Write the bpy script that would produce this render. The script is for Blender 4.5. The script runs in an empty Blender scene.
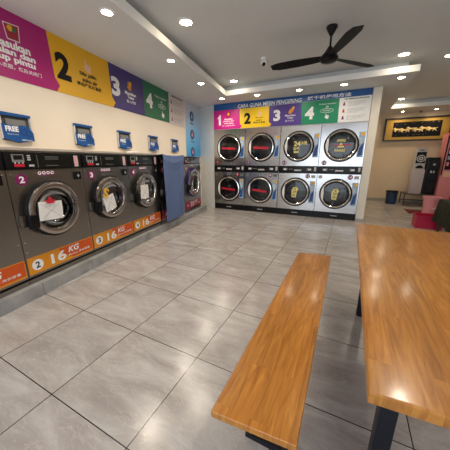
import bpy, bmesh, math, random
from mathutils import Vector, Matrix
C = bpy.context.scene.collection
PI = math.pi
random.seed(4)

# ------------------------------------------------------------------ camera
cam_d = bpy.data.cameras.new('camera')
cam = bpy.data.objects.new('camera', cam_d); C.objects.link(cam)
cam_d.sensor_width = 36; cam_d.lens = 36 * 241.94 / 450; cam_d.clip_start = 0.02
YAW, PIT = -0.4662, -0.2618
fw = Vector((math.sin(YAW) * math.cos(PIT), math.cos(YAW) * math.cos(PIT), math.sin(PIT)))
rt = Vector((math.cos(YAW), -math.sin(YAW), 0)); up = rt.cross(fw)
M = Matrix((rt, up, -fw)).transposed().to_4x4(); M.translation = (0, 0, 1.302)
cam.matrix_world = M
bpy.context.scene.camera = cam
# ------------------------------------------------------------------ world, exposure
w = bpy.data.worlds.new('world'); bpy.context.scene.world = w; w.use_nodes = True
bg = w.node_tree.nodes['Background']
bg.inputs[0].default_value = (0.80, 0.89, 1.0, 1); bg.inputs[1].default_value = 1.9
vs = bpy.context.scene.view_settings
vs.view_transform = 'Standard'; vs.look = 'None'; vs.gamma = 1; vs.use_curve_mapping = False
vs.exposure = 0.55
LAMP_HIGH, LAMP_LOW, LAMP_REAR = 28.0, 6.5, 32.0
LAMP_FAR = 12.0
LAMP_WASH = 30.0
WARM = (1.0, 0.87, 0.72); REAR_WARM = (1.0, 0.76, 0.50)
GLOW = 45.0

# ------------------------------------------------------------------ materials
def mat(name, col, rough=.5, metal=0., spec=.5, coat=0., bump=0., bscale=60., vary=0., vscale=4., emit=None, alpha=None):
    m = bpy.data.materials.new(name); m.use_nodes = True
    nt = m.node_tree; b = nt.nodes['Principled BSDF']
    b.inputs['Base Color'].default_value = (*col, 1); b.inputs['Roughness'].default_value = rough
    b.inputs['Metallic'].default_value = metal; b.inputs['Specular IOR Level'].default_value = spec
    b.inputs['Coat Weight'].default_value = coat; b.inputs['Coat Roughness'].default_value = .12
    tc = nt.nodes.new('ShaderNodeTexCoord')
    if vary or True:
        n = nt.nodes.new('ShaderNodeTexNoise'); n.inputs['Scale'].default_value = vscale; n.inputs['Detail'].default_value = 5
        nt.links.new(tc.outputs['Object'], n.inputs['Vector'])
        r = nt.nodes.new('ShaderNodeMapRange'); v = vary or .04
        r.inputs['To Min'].default_value = 1 - v; r.inputs['To Max'].default_value = 1 + v
        nt.links.new(n.outputs['Fac'], r.inputs['Value'])
        mx = nt.nodes.new('ShaderNodeVectorMath'); mx.operation = 'SCALE'; mx.inputs[0].default_value = col
        nt.links.new(r.outputs[0], mx.inputs['Scale']); nt.links.new(mx.outputs[0], b.inputs['Base Color'])
    if bump:
        n2 = nt.nodes.new('ShaderNodeTexNoise'); n2.inputs['Scale'].default_value = bscale
        nt.links.new(tc.outputs['Object'], n2.inputs['Vector'])
        bp = nt.nodes.new('ShaderNodeBump'); bp.inputs['Strength'].default_value = bump; bp.inputs['Distance'].default_value = .004
        nt.links.new(n2.outputs['Fac'], bp.inputs['Height']); nt.links.new(bp.outputs[0], b.inputs['Normal'])
    if emit:
        b.inputs['Emission Color'].default_value = (*emit[0], 1); b.inputs['Emission Strength'].default_value = emit[1]
    return m

def steel(name, col, rough=.32, stretch=(1, 1, 60), var=.07):
    m = bpy.data.materials.new(name); m.use_nodes = True
    nt = m.node_tree; b = nt.nodes['Principled BSDF']
    b.inputs['Base Color'].default_value = (*col, 1); b.inputs['Metallic'].default_value = 1
    tc = nt.nodes.new('ShaderNodeTexCoord'); mp = nt.nodes.new('ShaderNodeMapping'); mp.inputs['Scale'].default_value = stretch
    n = nt.nodes.new('ShaderNodeTexNoise'); n.inputs['Scale'].default_value = 5; n.inputs['Detail'].default_value = 6
    nt.links.new(tc.outputs['Object'], mp.inputs[0]); nt.links.new(mp.outputs[0], n.inputs['Vector'])
    r = nt.nodes.new('ShaderNodeMapRange'); r.inputs['To Min'].default_value = rough - var; r.inputs['To Max'].default_value = rough + var
    nt.links.new(n.outputs['Fac'], r.inputs['Value']); nt.links.new(r.outputs[0], b.inputs['Roughness'])
    n2 = nt.nodes.new('ShaderNodeTexNoise'); n2.inputs['Scale'].default_value = 3
    nt.links.new(tc.outputs['Object'], n2.inputs['Vector'])
    bp = nt.nodes.new('ShaderNodeBump'); bp.inputs['Strength'].default_value = .25; bp.inputs['Distance'].default_value = .01
    nt.links.new(n2.outputs['Fac'], bp.inputs['Height']); nt.links.new(bp.outputs[0], b.inputs['Normal'])
    return m

def glass(name, tint, mixf):
    m = bpy.data.materials.new(name); m.use_nodes = True
    nt = m.node_tree; nt.nodes.clear()
    o = nt.nodes.new('ShaderNodeOutputMaterial'); t = nt.nodes.new('ShaderNodeBsdfTransparent'); t.inputs[0].default_value = (*tint, 1)
    g = nt.nodes.new('ShaderNodeBsdfGlossy'); g.inputs['Roughness'].default_value = .05; g.inputs[0].default_value = (.9, .9, .9, 1)
    f = nt.nodes.new('ShaderNodeLayerWeight'); f.inputs[0].default_value = .25
    mr = nt.nodes.new('ShaderNodeMapRange'); mr.inputs['To Min'].default_value = mixf; mr.inputs['To Max'].default_value = .7
    x = nt.nodes.new('ShaderNodeMixShader')
    nt.links.new(f.outputs['Fresnel'], mr.inputs['Value']); nt.links.new(mr.outputs[0], x.inputs[0])
    nt.links.new(t.outputs[0], x.inputs[1]); nt.links.new(g.outputs[0], x.inputs[2]); nt.links.new(x.outputs[0], o.inputs[0])
    return m

def floor_mat():
    m = bpy.data.materials.new('floor_tiles'); m.use_nodes = True
    nt = m.node_tree; b = nt.nodes['Principled BSDF']; N = nt.nodes.new; L = nt.links.new
    tc = N('ShaderNodeTexCoord'); mp = N('ShaderNodeMapping')
    mp.inputs['Location'].default_value = (1.982 / .6, -.528 / .6, 0); mp.inputs['Scale'].default_value = (1 / .6, 1 / .6, 1)
    L(tc.outputs['Object'], mp.inputs[0])
    sep = N('ShaderNodeSeparateXYZ'); L(mp.outputs[0], sep.inputs[0])
    def edge(sock):
        fr = N('ShaderNodeMath'); fr.operation = 'FRACT'; L(sock, fr.inputs[0])
        s = N('ShaderNodeMath'); s.operation = 'SUBTRACT'; L(fr.outputs[0], s.inputs[0]); s.inputs[1].default_value = .5
        a = N('ShaderNodeMath'); a.operation = 'ABSOLUTE'; L(s.outputs[0], a.inputs[0])
        g = N('ShaderNodeMath'); g.operation = 'GREATER_THAN'; L(a.outputs[0], g.inputs[0]); g.inputs[1].default_value = .4955
        return g.outputs[0]
    ex, ey = edge(sep.outputs[0]), edge(sep.outputs[1])
    mxm = N('ShaderNodeMath'); mxm.operation = 'MAXIMUM'; L(ex, mxm.inputs[0]); L(ey, mxm.inputs[1])
    fl = N('ShaderNodeVectorMath'); fl.operation = 'FLOOR'; L(mp.outputs[0], fl.inputs[0])
    wn = N('ShaderNodeTexWhiteNoise'); L(fl.outputs[0], wn.inputs[0])
    off = N('ShaderNodeVectorMath'); off.operation = 'MULTIPLY_ADD'; L(wn.outputs['Color'], off.inputs[0]); off.inputs[1].default_value = (9, 9, 9); L(mp.outputs[0], off.inputs[2])
    rot = N('ShaderNodeMapping'); rot.inputs['Rotation'].default_value = (0, 0, .12); rot.inputs['Scale'].default_value = (1.1, 3.4, 1); L(off.outputs[0], rot.inputs[0])
    n1 = N('ShaderNodeTexNoise'); n1.inputs['Scale'].default_value = 1.2; n1.inputs['Detail'].default_value = 7; n1.inputs['Roughness'].default_value = .62; n1.inputs['Distortion'].default_value = .7
    L(rot.outputs[0], n1.inputs['Vector'])
    cr = N('ShaderNodeValToRGB'); e = cr.color_ramp.elements
    e[0].position = .28; e[0].color = (.275, .248, .235, 1); e[1].position = .72; e[1].color = (.475, .46, .45, 1)
    x = e.new(.5); x.color = (.375, .348, .333, 1)
    L(n1.outputs['Fac'], cr.inputs[0])
    n2 = N('ShaderNodeTexNoise'); n2.inputs['Scale'].default_value = 2.1; n2.inputs['Detail'].default_value = 8; n2.inputs['Distortion'].default_value = 2.2; L(rot.outputs[0], n2.inputs['Vector'])
    v = N('ShaderNodeMath'); v.operation = 'SUBTRACT'; L(n2.outputs['Fac'], v.inputs[0]); v.inputs[1].default_value = .5
    va = N('ShaderNodeMath'); va.operation = 'ABSOLUTE'; L(v.outputs[0], va.inputs[0])
    vr = N('ShaderNodeMapRange'); L(va.outputs[0], vr.inputs['Value']); vr.inputs['From Max'].default_value = .025; vr.inputs['To Min'].default_value = .3; vr.inputs['To Max'].default_value = 0
    mv = N('ShaderNodeMix'); mv.data_type = 'RGBA'; L(vr.outputs[0], mv.inputs[0]); L(cr.outputs[0], mv.inputs[6]); mv.inputs[7].default_value = (.56, .54, .52, 1)
    mg = N('ShaderNodeMix'); mg.data_type = 'RGBA'; L(mxm.outputs[0], mg.inputs[0]); L(mv.outputs[2], mg.inputs[6]); mg.inputs[7].default_value = (.015, .014, .013, 1)
    L(mg.outputs[2], b.inputs['Base Color'])
    rr = N('ShaderNodeMapRange'); L(n1.outputs['Fac'], rr.inputs['Value']); rr.inputs['To Min'].default_value = .14; rr.inputs['To Max'].default_value = .30
    L(rr.outputs[0], b.inputs['Roughness'])
    bp = N('ShaderNodeBump'); bp.inputs['Strength'].default_value = .12; bp.inputs['Distance'].default_value = .004; L(n2.outputs['Fac'], bp.inputs['Height']); L(bp.outputs[0], b.inputs['Normal'])
    return m

def plinth_mat():
    m = bpy.data.materials.new('plinth_tiles'); m.use_nodes = True
    nt = m.node_tree; b = nt.nodes['Principled BSDF']; N = nt.nodes.new; L = nt.links.new
    tc = N('ShaderNodeTexCoord'); sep = N('ShaderNodeSeparateXYZ'); L(tc.outputs['Object'], sep.inputs[0])
    a = N('ShaderNodeMath'); a.operation = 'MULTIPLY_ADD'; L(sep.outputs[0], a.inputs[0]); a.inputs[1].default_value = 1 / .6; a.inputs[2].default_value = -1.54 / .6 + .0
    f = N('ShaderNodeMath'); f.operation = 'FRACT'; L(a.outputs[0], f.inputs[0])
    g = N('ShaderNodeMath'); g.operation = 'LESS_THAN'; L(f.outputs[0], g.inputs[0]); g.inputs[1].default_value = .008
    n = N('ShaderNodeTexNoise'); n.inputs['Scale'].default_value = 5; n.inputs['Detail'].default_value = 6; L(tc.outputs['Object'], n.inputs['Vector'])
    cr = N('ShaderNodeValToRGB'); e = cr.color_ramp.elements; e[0].position = .3; e[0].color = (.22, .222, .22, 1); e[1].position = .7; e[1].color = (.39, .39, .385, 1); L(n.outputs['Fac'], cr.inputs[0])
    mg = N('ShaderNodeMix'); mg.data_type = 'RGBA'; L(g.outputs[0], mg.inputs[0]); L(cr.outputs[0], mg.inputs[6]); mg.inputs[7].default_value = (.07, .07, .07, 1)
    L(mg.outputs[2], b.inputs['Base Color']); b.inputs['Roughness'].default_value = .35
    return m

def wood_mat(name, stave=.075, length=.55):
    m = bpy.data.materials.new(name); m.use_nodes = True
    nt = m.node_tree; b = nt.nodes['Principled BSDF']; N = nt.nodes.new; L = nt.links.new
    tc = N('ShaderNodeTexCoord'); mp = N('ShaderNodeMapping'); mp.inputs['Rotation'].default_value = (0, 0, PI / 2); L(tc.outputs['Object'], mp.inputs[0])
    br = N('ShaderNodeTexBrick'); br.inputs['Scale'].default_value = 1; br.inputs['Brick Width'].default_value = length; br.inputs['Row Height'].default_value = stave
    br.inputs['Mortar Size'].default_value = .0006; br.inputs['Mortar Smooth'].default_value = .3; br.offset = .37; br.squash = 1
    br.inputs['Color1'].default_value = (0, 0, 0, 1); br.inputs['Color2'].default_value = (1, 1, 1, 1); br.inputs['Mortar'].default_value = (0, 0, 0, 1)
    L(mp.outputs[0], br.inputs['Vector'])
    st = N('ShaderNodeMapping'); st.inputs['Scale'].default_value = (48, 4.5, 8); L(tc.outputs['Object'], st.inputs[0])
    add = N('ShaderNodeVectorMath'); add.operation = 'MULTIPLY_ADD'; L(br.outputs['Color'], add.inputs[0]); add.inputs[1].default_value = (11, 5, 3); L(st.outputs[0], add.inputs[2])
    n = N('ShaderNodeTexNoise'); n.inputs['Scale'].default_value = 1.0; n.inputs['Detail'].default_value = 8; n.inputs['Roughness'].default_value = .6; n.inputs['Distortion'].default_value = .9; L(add.outputs[0], n.inputs['Vector'])
    cr = N('ShaderNodeValToRGB'); e = cr.color_ramp.elements
    e[0].position = .25; e[0].color = (.25, .080, .007, 1); e[1].position = .78; e[1].color = (.58, .265, .045, 1); x = e.new(.5); x.color = (.42, .160, .019, 1)
    L(n.outputs['Fac'], cr.inputs[0])
    hs = N('ShaderNodeMapRange'); L(br.outputs['Color'], hs.inputs['Value']); hs.inputs['To Min'].default_value = .86; hs.inputs['To Max'].default_value = 1.10
    sc = N('ShaderNodeVectorMath'); sc.operation = 'SCALE'; L(cr.outputs[0], sc.inputs[0]); L(hs.outputs[0], sc.inputs['Scale'])
    L(sc.outputs[0], b.inputs['Base Color'])
    b.inputs['Roughness'].default_value = .30; b.inputs['Specular IOR Level'].default_value = .5
    b.inputs['Coat Weight'].default_value = .4; b.inputs['Coat Roughness'].default_value = .14
    bp = N('ShaderNodeBump'); bp.inputs['Strength'].default_value = .22; bp.inputs['Distance'].default_value = .002; L(n.outputs['Fac'], bp.inputs['Height']); L(bp.outputs[0], b.inputs['Normal'])
    return m

def poster_mat():
    m = bpy.data.materials.new('poster_blue_fade'); m.use_nodes = True
    nt = m.node_tree; b = nt.nodes['Principled BSDF']; N = nt.nodes.new; L = nt.links.new
    tc = N('ShaderNodeTexCoord'); sep = N('ShaderNodeSeparateXYZ'); L(tc.outputs['Object'], sep.inputs[0])
    r = N('ShaderNodeMapRange'); r.inputs['From Min'].default_value = 1.42; r.inputs['From Max'].default_value = 2.6; L(sep.outputs[2], r.inputs['Value'])
    cr = N('ShaderNodeValToRGB'); e = cr.color_ramp.elements; e[0].color = (.05, .36, .72, 1); e[1].color = (.62, .66, .74, 1); x = e.new(.45); x.color = (.22, .52, .80, 1)
    L(r.outputs[0], cr.inputs[0]); L(cr.outputs[0], b.inputs['Base Color']); b.inputs['Roughness'].default_value = .45
    return m

MT = dict(
    wall=mat('cream_paint', (.84, .75, .62), .75, bump=.1, bscale=90),
    wall_rear=mat('rear_paint', (.74, .60, .42), .75),
    ceil=mat('ceiling_paint', (.68, .69, .68), .8),
    white_trim=mat('white_trim_paint', (.90, .90, .88), .6),
    pillar=mat('pillar_paint', (.78, .73, .63), .6),
    panel_w=mat('grey_white_panel', (.70, .71, .70), .35, vary=.06),
    black=mat('black_plastic', (.006, .006, .007), .28, spec=.25),
    black_m=mat('black_matte', (.006, .006, .006), .6, spec=.2),
    black_steel=mat('black_powder_steel', (.007, .009, .014), .42, spec=.25),
    steel_w=steel('washer_steel', (.29, .27, .253), .30),
    ring_w=steel('washer_ring_steel', (.46, .42, .39), .16, (1, 1, 1), .06),
    drum_d=steel('dark_drum', (.05, .05, .055), .35, (1, 1, 1)),
    steel_d=steel('dryer_steel', (.53, .52, .51), .20, (1, 1, 25), .05),
    chrome=steel('chrome', (.78, .76, .74), .14, (1, 1, 1), .04),
    drum=steel('drum_steel', (.10, .10, .10), .32, (1, 1, 1)),
    glass=glass('door_glass', (.45, .45, .46), .05),
    glass_d=glass('dryer_door_glass', (.62, .62, .62), .035),
    grey=mat('grey_plastic', (.20, .20, .20), .4),
    dgrey=mat('dark_grey_plastic', (.07, .068, .065), .5),
    lgrey=mat('light_grey_plastic', (.50, .50, .50), .4),
    ledge=mat('ledge_laminate', (.42, .37, .32), .5),
    white=mat('white_print', (.85, .85, .85), .5),
    paper=mat('white_paper', (.78, .76, .74), .7),
    ink=mat('black_print', (.006, .006, .008), .5, spec=.2),
    grink=mat('grey_print', (.16, .15, .16), .5),
    magenta=mat('magenta_print', (.40, .006, .16), .4),
    yellow=mat('yellow_print', (.78, .42, .006), .4),
    purple=mat('purple_print', (.045, .028, .17), .4),
    green=mat('green_print', (.006, .15, .065), .4),
    magenta_b=mat('bright_magenta_print', (.52, .008, .22), .4),
    yellow_b=mat('bright_yellow_print', (.86, .56, .01), .4),
    purple_b=mat('bright_purple_print', (.085, .045, .27), .4),
    green_b=mat('bright_green_print', (.006, .26, .12), .4),
    whitep=mat('white_vinyl', (.66, .62, .60), .5),
    blue=mat('blue_print', (.008, .085, .30), .4),
    blue_d=mat('dark_blue_print', (.012, .05, .22), .4),
    sky=mat('pale_blue_print', (.32, .45, .62), .5),
    badge=mat('plum_badge', (.19, .008, .10), .4),
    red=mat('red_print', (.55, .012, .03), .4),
    crimson=mat('crimson_label', (.30, .008, .03), .4),
    orange=mat('orange_label', (.72, .27, .008), .4),
    orange_d=mat('red_orange_label', (.62, .085, .008), .4),
    cloth_b=mat('blue_cloth', (.10, .155, .32), .95, bump=.5, bscale=220, vary=.12),
    skin=mat('skin_print', (.80, .50, .34), .5),
    pale_y=mat('pale_yellow', (.80, .70, .24), .5),
    gold=mat('gold_mount', (.50, .31, .05), .45, vary=.2, vscale=8),
    gold2=mat('gold_horse', (.90, .70, .30), .45, vary=.3, vscale=40),
    frame=mat('dark_wood_frame', (.02, .012, .01), .3),
    navy=mat('navy_plastic', (.01, .035, .10), .4),
    pink=mat('pink_plastic', (.74, .30, .33), .4),
    pink_v=mat('pink_cabinet', (.72, .25, .27), .35),
    redp=mat('red_plastic', (.46, .004, .045), .4),
    matred=mat('dark_red_mat', (.10, .006, .015), .9),
    rack=mat('bronze_metal', (.10, .085, .07), .4, metal=.5),
    lav=mat('lavender_white_panel', (.52, .45, .46), .45),
    olive=mat('dark_olive_cloth', (.016, .017, .009), .95, vary=.5, vscale=14, bump=.5, bscale=80),
    lcd=mat('dark_screen', (.008, .009, .008), .15, spec=.3),
    skirting=mat('grey_skirting', (.40, .37, .34), .4),
    seal=mat('door_gasket', (.007, .007, .008), .45, spec=.25),
    glowm=mat('downlight_lens', (.9, .9, .9), .4, emit=((1.0, .86, .62), GLOW)),
    violet=mat('violet_glass_trim', (.03, .012, .12), .25),
)
MT['floor'] = floor_mat(); MT['plinth'] = plinth_mat(); MT['wood'] = wood_mat('table_wood', .085, .7); MT['wood_b'] = wood_mat('bench_wood', .07, .6)
MT['poster'] = poster_mat()

# ------------------------------------------------------------------ helpers
def bm_(): return bmesh.new()
def obj(name, bm, m, parent=None, smooth=False, kind=None):
    me = bpy.data.meshes.new(name)
    bmesh.ops.recalc_face_normals(bm, faces=bm.faces)
    bm.to_mesh(me); bm.free()
    me.materials.append(MT[m] if isinstance(m, str) else m)
    if smooth:
        for p in me.polygons: p.use_smooth = True
        me.set_sharp_from_angle(angle=math.radians(38))
    o = bpy.data.objects.new(name, me); C.objects.link(o)
    if parent: o.parent = parent
    if kind: o['kind'] = kind
    return o
def thing(name, label, cat, loc=(0, 0, 0), rz=0, group=None):
    o = bpy.data.objects.new(name, None); C.objects.link(o); o.empty_display_size = .1
    o.location = loc; o.rotation_euler = (0, 0, rz); o['label'] = label; o['category'] = cat
    if group: o['group'] = group
    return o
def tag(o, label, cat, group=None):
    o['label'] = label; o['category'] = cat
    if group: o['group'] = group
    return o
def box(bm, x0, x1, y0, y1, z0, z1, bev=0, seg=2):
    vs = [bm.verts.new(p) for p in ((x0, y0, z0), (x1, y0, z0), (x1, y1, z0), (x0, y1, z0), (x0, y0, z1), (x1, y0, z1), (x1, y1, z1), (x0, y1, z1))]
    fs = [bm.faces.new([vs[i] for i in f]) for f in ((3, 2, 1, 0), (4, 5, 6, 7), (0, 1, 5, 4), (1, 2, 6, 5), (2, 3, 7, 6), (3, 0, 4, 7))]
    if bev:
        es = list({e for f in fs for e in f.edges})
        bmesh.ops.bevel(bm, geom=es, offset=bev, segments=seg, affect='EDGES', profile=.7)
    return bm
def prism(bm, pts, a0, a1, axis='y'):
    """polygon pts extruded along axis; axis y -> pts are (x,z); axis z -> pts are (x,y)"""
    f = (lambda p, a: (p[0], a, p[1])) if axis == 'y' else (lambda p, a: (p[0], p[1], a))
    A = [bm.verts.new(f(p, a0)) for p in pts]; B = [bm.verts.new(f(p, a1)) for p in pts]
    bm.faces.new(A); bm.faces.new(B[::-1]); n = len(pts)
    for i in range(n): bm.faces.new((A[i], B[i], B[(i + 1) % n], A[(i + 1) % n]))
    return bm
def lathe(bm, prof, cx=0, cz=0, cy=0, seg=48, axis='y', caps=False):
    """prof: list of (radius, along)"""
    rings = []
    for r, a in prof:
        ring = []
        for i in range(seg):
            t = 2 * PI * i / seg; u, v = r * math.cos(t), r * math.sin(t)
            ring.append(bm.verts.new((cx + u, cy + a, cz + v) if axis == 'y' else (cx + u, cy + v, cz + a)))
        rings.append(ring)
    for A, B in zip(rings, rings[1:]):
        for i in range(seg):
            bm.faces.new((A[i], A[(i + 1) % seg], B[(i + 1) % seg], B[i]))
    if caps:
        bm.faces.new(rings[0]); bm.faces.new(rings[-1][::-1])
    return bm
def plate_hole(bm, x0, x1, z0, z1, cx, cz, r, y=0, depth=.02, seg=64):
    angs = [2 * PI * i / seg for i in range(seg)] + [math.atan2(z - cz, x - cx) % (2 * PI) for x in (x0, x1) for z in (z0, z1)]
    angs = sorted(set(round(a, 6) for a in angs))
    I, O = [], []
    for a in angs:
        c, s = math.cos(a), math.sin(a); t = 1e9
        if c > 1e-9: t = min(t, (x1 - cx) / c)
        if c < -1e-9: t = min(t, (x0 - cx) / c)
        if s > 1e-9: t = min(t, (z1 - cz) / s)
        if s < -1e-9: t = min(t, (z0 - cz) / s)
        I.append(bm.verts.new((cx + r * c, y, cz + r * s))); O.append(bm.verts.new((cx + t * c, y, cz + t * s)))
    n = len(angs); I2 = [bm.verts.new(v.co + Vector((0, depth, 0))) for v in I]; O2 = [bm.verts.new(v.co + Vector((0, depth, 0))) for v in O]
    for i in range(n):
        j = (i + 1) % n
        bm.faces.new((I[i], I[j], O[j], O[i])); bm.faces.new((I[i], I2[i], I2[j], I[j])); bm.faces.new((O[i], O[j], O2[j], O2[i])); bm.faces.new((I2[i], O2[i], O2[j], I2[j]))
    return bm
def tube(bm, pts, r, seg=8, closed=False):
    pts = [Vector(p) for p in pts]; rings = []
    for i, p in enumerate(pts):
        d = ((pts[min(i + 1, len(pts) - 1)] - pts[max(i - 1, 0)]) if not closed else (pts[(i + 1) % len(pts)] - pts[i - 1])).normalized()
        a = d.cross(Vector((0, 0, 1)));  a = a if a.length > .1 else d.cross(Vector((1, 0, 0)))
        a.normalize(); b = d.cross(a)
        rings.append([bm.verts.new(p + r * (math.cos(2 * PI * k / seg) * a + math.sin(2 * PI * k / seg) * b)) for k in range(seg)])
    for A, B in zip(rings, rings[1:] + (rings[:1] if closed else [])):
        for k in range(seg): bm.faces.new((A[k], A[(k + 1) % seg], B[(k + 1) % seg], B[k]))
    if not closed: bm.faces.new(rings[0]); bm.faces.new(rings[-1][::-1])
    return bm
def disc(bm, cx, cz, r, y0, y1, seg=32, sx=1):
    return prism(bm, [(cx + sx * r * math.cos(2 * PI * i / seg), cz + r * math.sin(2 * PI * i / seg)) for i in range(seg)], y0, y1)
_tc = {}
ONE = [(.30, 0), (.72, 0), (.72, 1), (.42, 1), (.30, .86), (.06, .76), (.06, .60), (.30, .66)]
def text(bm, s, x0, x1, z0, z1, y, rot=0, bold=0., shear=0., keep=False):
    """letters filling the box x0..x1, z0..z1 on the plane y, facing -y"""
    if s == '1':
        bm.faces.new([bm.verts.new((x0 + (x1 - x0) * a, y, z0 + (z1 - z0) * b)) for a, b in ONE]); return bm
    key = (s, bold, shear)
    if key not in _tc:
        cu = bpy.data.curves.new('t', 'FONT'); cu.body = s; cu.size = 1; cu.offset = bold; cu.shear = shear; cu.resolution_u = 3
        o = bpy.data.objects.new('t', cu); C.objects.link(o); bpy.context.view_layer.update()
        dg = bpy.context.evaluated_depsgraph_get(); me = o.evaluated_get(dg).to_mesh()
        V = [v.co.copy() for v in me.vertices]; F = [tuple(p.vertices) for p in me.polygons]
        o.evaluated_get(dg).to_mesh_clear(); bpy.data.objects.remove(o); bpy.data.curves.remove(cu)
        _tc[key] = (V, F)
    V, F = _tc[key]
    if not V: return bm
    ax, bx = min(v.x for v in V), max(v.x for v in V); ay, by = min(v.y for v in V), max(v.y for v in V)
    sx, sz = (x1 - x0) / (bx - ax), (z1 - z0) / (by - ay)
    if keep: sx = sz = min(sx, sz)
    cx, cz = (x0 + x1) / 2, (z0 + z1) / 2; c, sn = math.cos(rot), math.sin(rot)
    nv = []
    for v in V:
        u = (v.x - (ax + bx) / 2) * sx; t = (v.y - (ay + by) / 2) * sz
        nv.append(bm.verts.new((cx + u * c - t * sn, y, cz + u * sn + t * c)))
    for f in F:
        try: bm.faces.new([nv[i] for i in f])
        except ValueError: pass
    return bm

TH, TB, CB = 0.1682, 0.0216, 5.937
nL = Vector((math.cos(TH), math.sin(TH), 0)); tL = Vector((-math.sin(TH), math.cos(TH), 0))
RL = PI / 2 + TH                     # local x runs along the washer wall, local -y faces the shop
def left(s, c, z=0): return tuple(nL * c + tL * s + Vector((0, 0, z)))
nB = Vector((-math.sin(TB), math.cos(TB), 0)); tB = Vector((math.cos(TB), math.sin(TB), 0))
def back(x, c=CB, z=0): return tuple(tB * x + nB * c + Vector((0, 0, z)))
CW, CF, CP = -2.76, -2.42, -2.366
ZL, ZH = 2.66, 2.85                  # lower and upper ceiling

# ================================================================== SETTING
def struct(name, bm, m, **k): return obj(name, bm, m, kind='structure', **k)
struct('floor', box(bm_(), -5.2, 3.6, -2.2, 9.6, -.1, 0), 'floor')
struct('ceiling', box(bm_(), -5.2, 3.6, -2.2, 9.6, ZH, ZH + .1), 'ceil')
a = left(-2.4, CW); b_ = left(6.62, CW); c = left(6.62, CW - .12); d = left(-2.4, CW - .12)
struct('wall_left', prism(bm_(), [a[:2], b_[:2], c[:2], d[:2]], 0, ZH, 'z'), 'wall')
# border of the ceiling: a lower slab along the washers, over the dryers and round the rear room
e0, e1 = left(-2.3, -1.73), (-2.605, 5.21)
a2, b2 = left(-2.3, CW), left(6.62, CW)
poly = [a2[:2], e0[:2], e1, (.80, 5.21), (.80, 8.47), (3.6, 8.47), (3.6, 9.38), (.30, 9.38), (.30, 6.1), b2[:2]]
bm = prism(bm_(), poly, ZL, ZL + .085, 'z')
ei0, ei1 = left(-2.3, -1.87), (-2.75, 5.34)
prism(bm, [a2[:2], ei0[:2], ei1, (.66, 5.34), (.66, 8.6), (3.6, 8.6), (3.6, 9.38), (.30, 9.38), (.30, 6.1), b2[:2]], ZL + .085, ZH, 'z')
border = struct('trim_1', bm, 'ceil')
# white lip facing of the ceiling border
def lipseg(bm, p, q, t=.012):
    p, q = Vector((*p, 0)), Vector((*q, 0)); n = (q - p).cross(Vector((0, 0, 1))).normalized() * t
    prism(bm, [p[:2], q[:2], (q + n)[:2], (p + n)[:2]], ZL - .004, ZL + .09, 'z')
bm = bm_()
lipseg(bm, e0[:2], e1); lipseg(bm, e1, (.80, 5.21)); lipseg(bm, (.80, 8.47), (3.6, 8.47))
struct('trim_2', bm, 'white_trim')
struct('wall_back', box(bm_(), -4.2, .25, 6.95, 7.05, 0, ZL), 'wall')
struct('wall_partition', prism(bm_(), [back(.362, CB - .005)[:2], back(.515, CB - .005)[:2], (.387, 9.38), (.234, 9.38)], 0, ZL, 'z'), 'pillar')
struct('wall_corner', prism(bm_(), [left(6.621, CW)[:2], back(-3.152, CB + .005)[:2], back(-3.152, CB + .9)[:2], left(7.4, CW)[:2]], 0, ZL, 'z'), 'panel_w')
struct('wall_front', box(box(box(bm_(), -5.2, -2.4, -2.3, -2.2, 0, ZH), 2.8, 3.7, -2.3, -2.2, 0, ZH), -2.4, 2.8, -2.3, -2.2, 2.55, ZH), 'wall')
struct('wall_rear', box(bm_(), .20, 3.6, 9.381, 9.5, 0, ZH), 'wall_rear')
struct('wall_right', box(bm_(), 3.6, 3.7, -2.2, 9.5, 0, ZH), 'wall')
struct('baseboard_rear', box(bm_(), .388, 3.6, 9.365, 9.38, 0, .10), 'skirting')
struct('baseboard_partition', prism(bm_(), [back(.357, CB - .012)[:2], back(.52, CB - .012)[:2], back(.52, CB - .0055)[:2], back(.357, CB - .0055)[:2]], 0, .06, 'z'), 'skirting')
# plinth under the washers
def lbox(bm, s0, s1, c0, c1, z0, z1, bev=0):   # in the washer-wall frame, local x=s, local y=-c
    return box(bm, s0, s1, -c1, -c0, z0, z1, bev)
o = struct('trim_3', lbox(bm_(), -2.3, 6.02, CW + .001, CP, 0, .126, .003), 'plinth'); o.rotation_euler = (0, 0, RL)
def at_left(o, s=0): o.rotation_euler = (0, 0, RL); o.location = left(s, 0); return o
o = struct('trim_4', lbox(bm_(), -2.3, 3.86, CW + .002, CF - .012, 1.387, 1.412, .004), 'ledge'); at_left(o)

# ================================================================== CEILING LIGHTS, FAN, CAMERA
def downlight(x, y, z, label, power, col, r=.055, cone=None):
    cone = cone or (122 if z > 2.7 else 158)
    t = thing('ceiling_downlight', label, 'downlight', (x, y, z), 0, 'round recessed ceiling downlights')
    bm = bm_(); lathe(bm, [(r * .86, -.001), (r * .9, -.008), (r * 1.18, -.007), (r * 1.25, -.0005)], axis='z', seg=32)
    obj('trim_ring', bm, 'white_trim', t, True)
    bm = bm_(); lathe(bm, [(r * .88, -.0045), (.0001, -.0055)], axis='z', seg=32); obj('lens', bm, 'glowm', t)
    ld = bpy.data.lights.new('lamp', 'SPOT'); ld.energy = power; ld.color = col; ld.spot_size = math.radians(cone); ld.spot_blend = 1.0; ld.shadow_soft_size = .05
    lo = bpy.data.objects.new('lamp', ld); C.objects.link(lo); lo.parent = t; lo.location = (0, 0, -.03)
    return t
downlight(-1.896, 2.761, ZH, 'large round downlight in the raised ceiling near the top left, nearest of all', LAMP_HIGH, WARM, .075)
downlight(-2.31, 4.98, ZH, 'round downlight in the raised ceiling tucked into the far left inner corner', LAMP_FAR, WARM, .07, 100)
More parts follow.
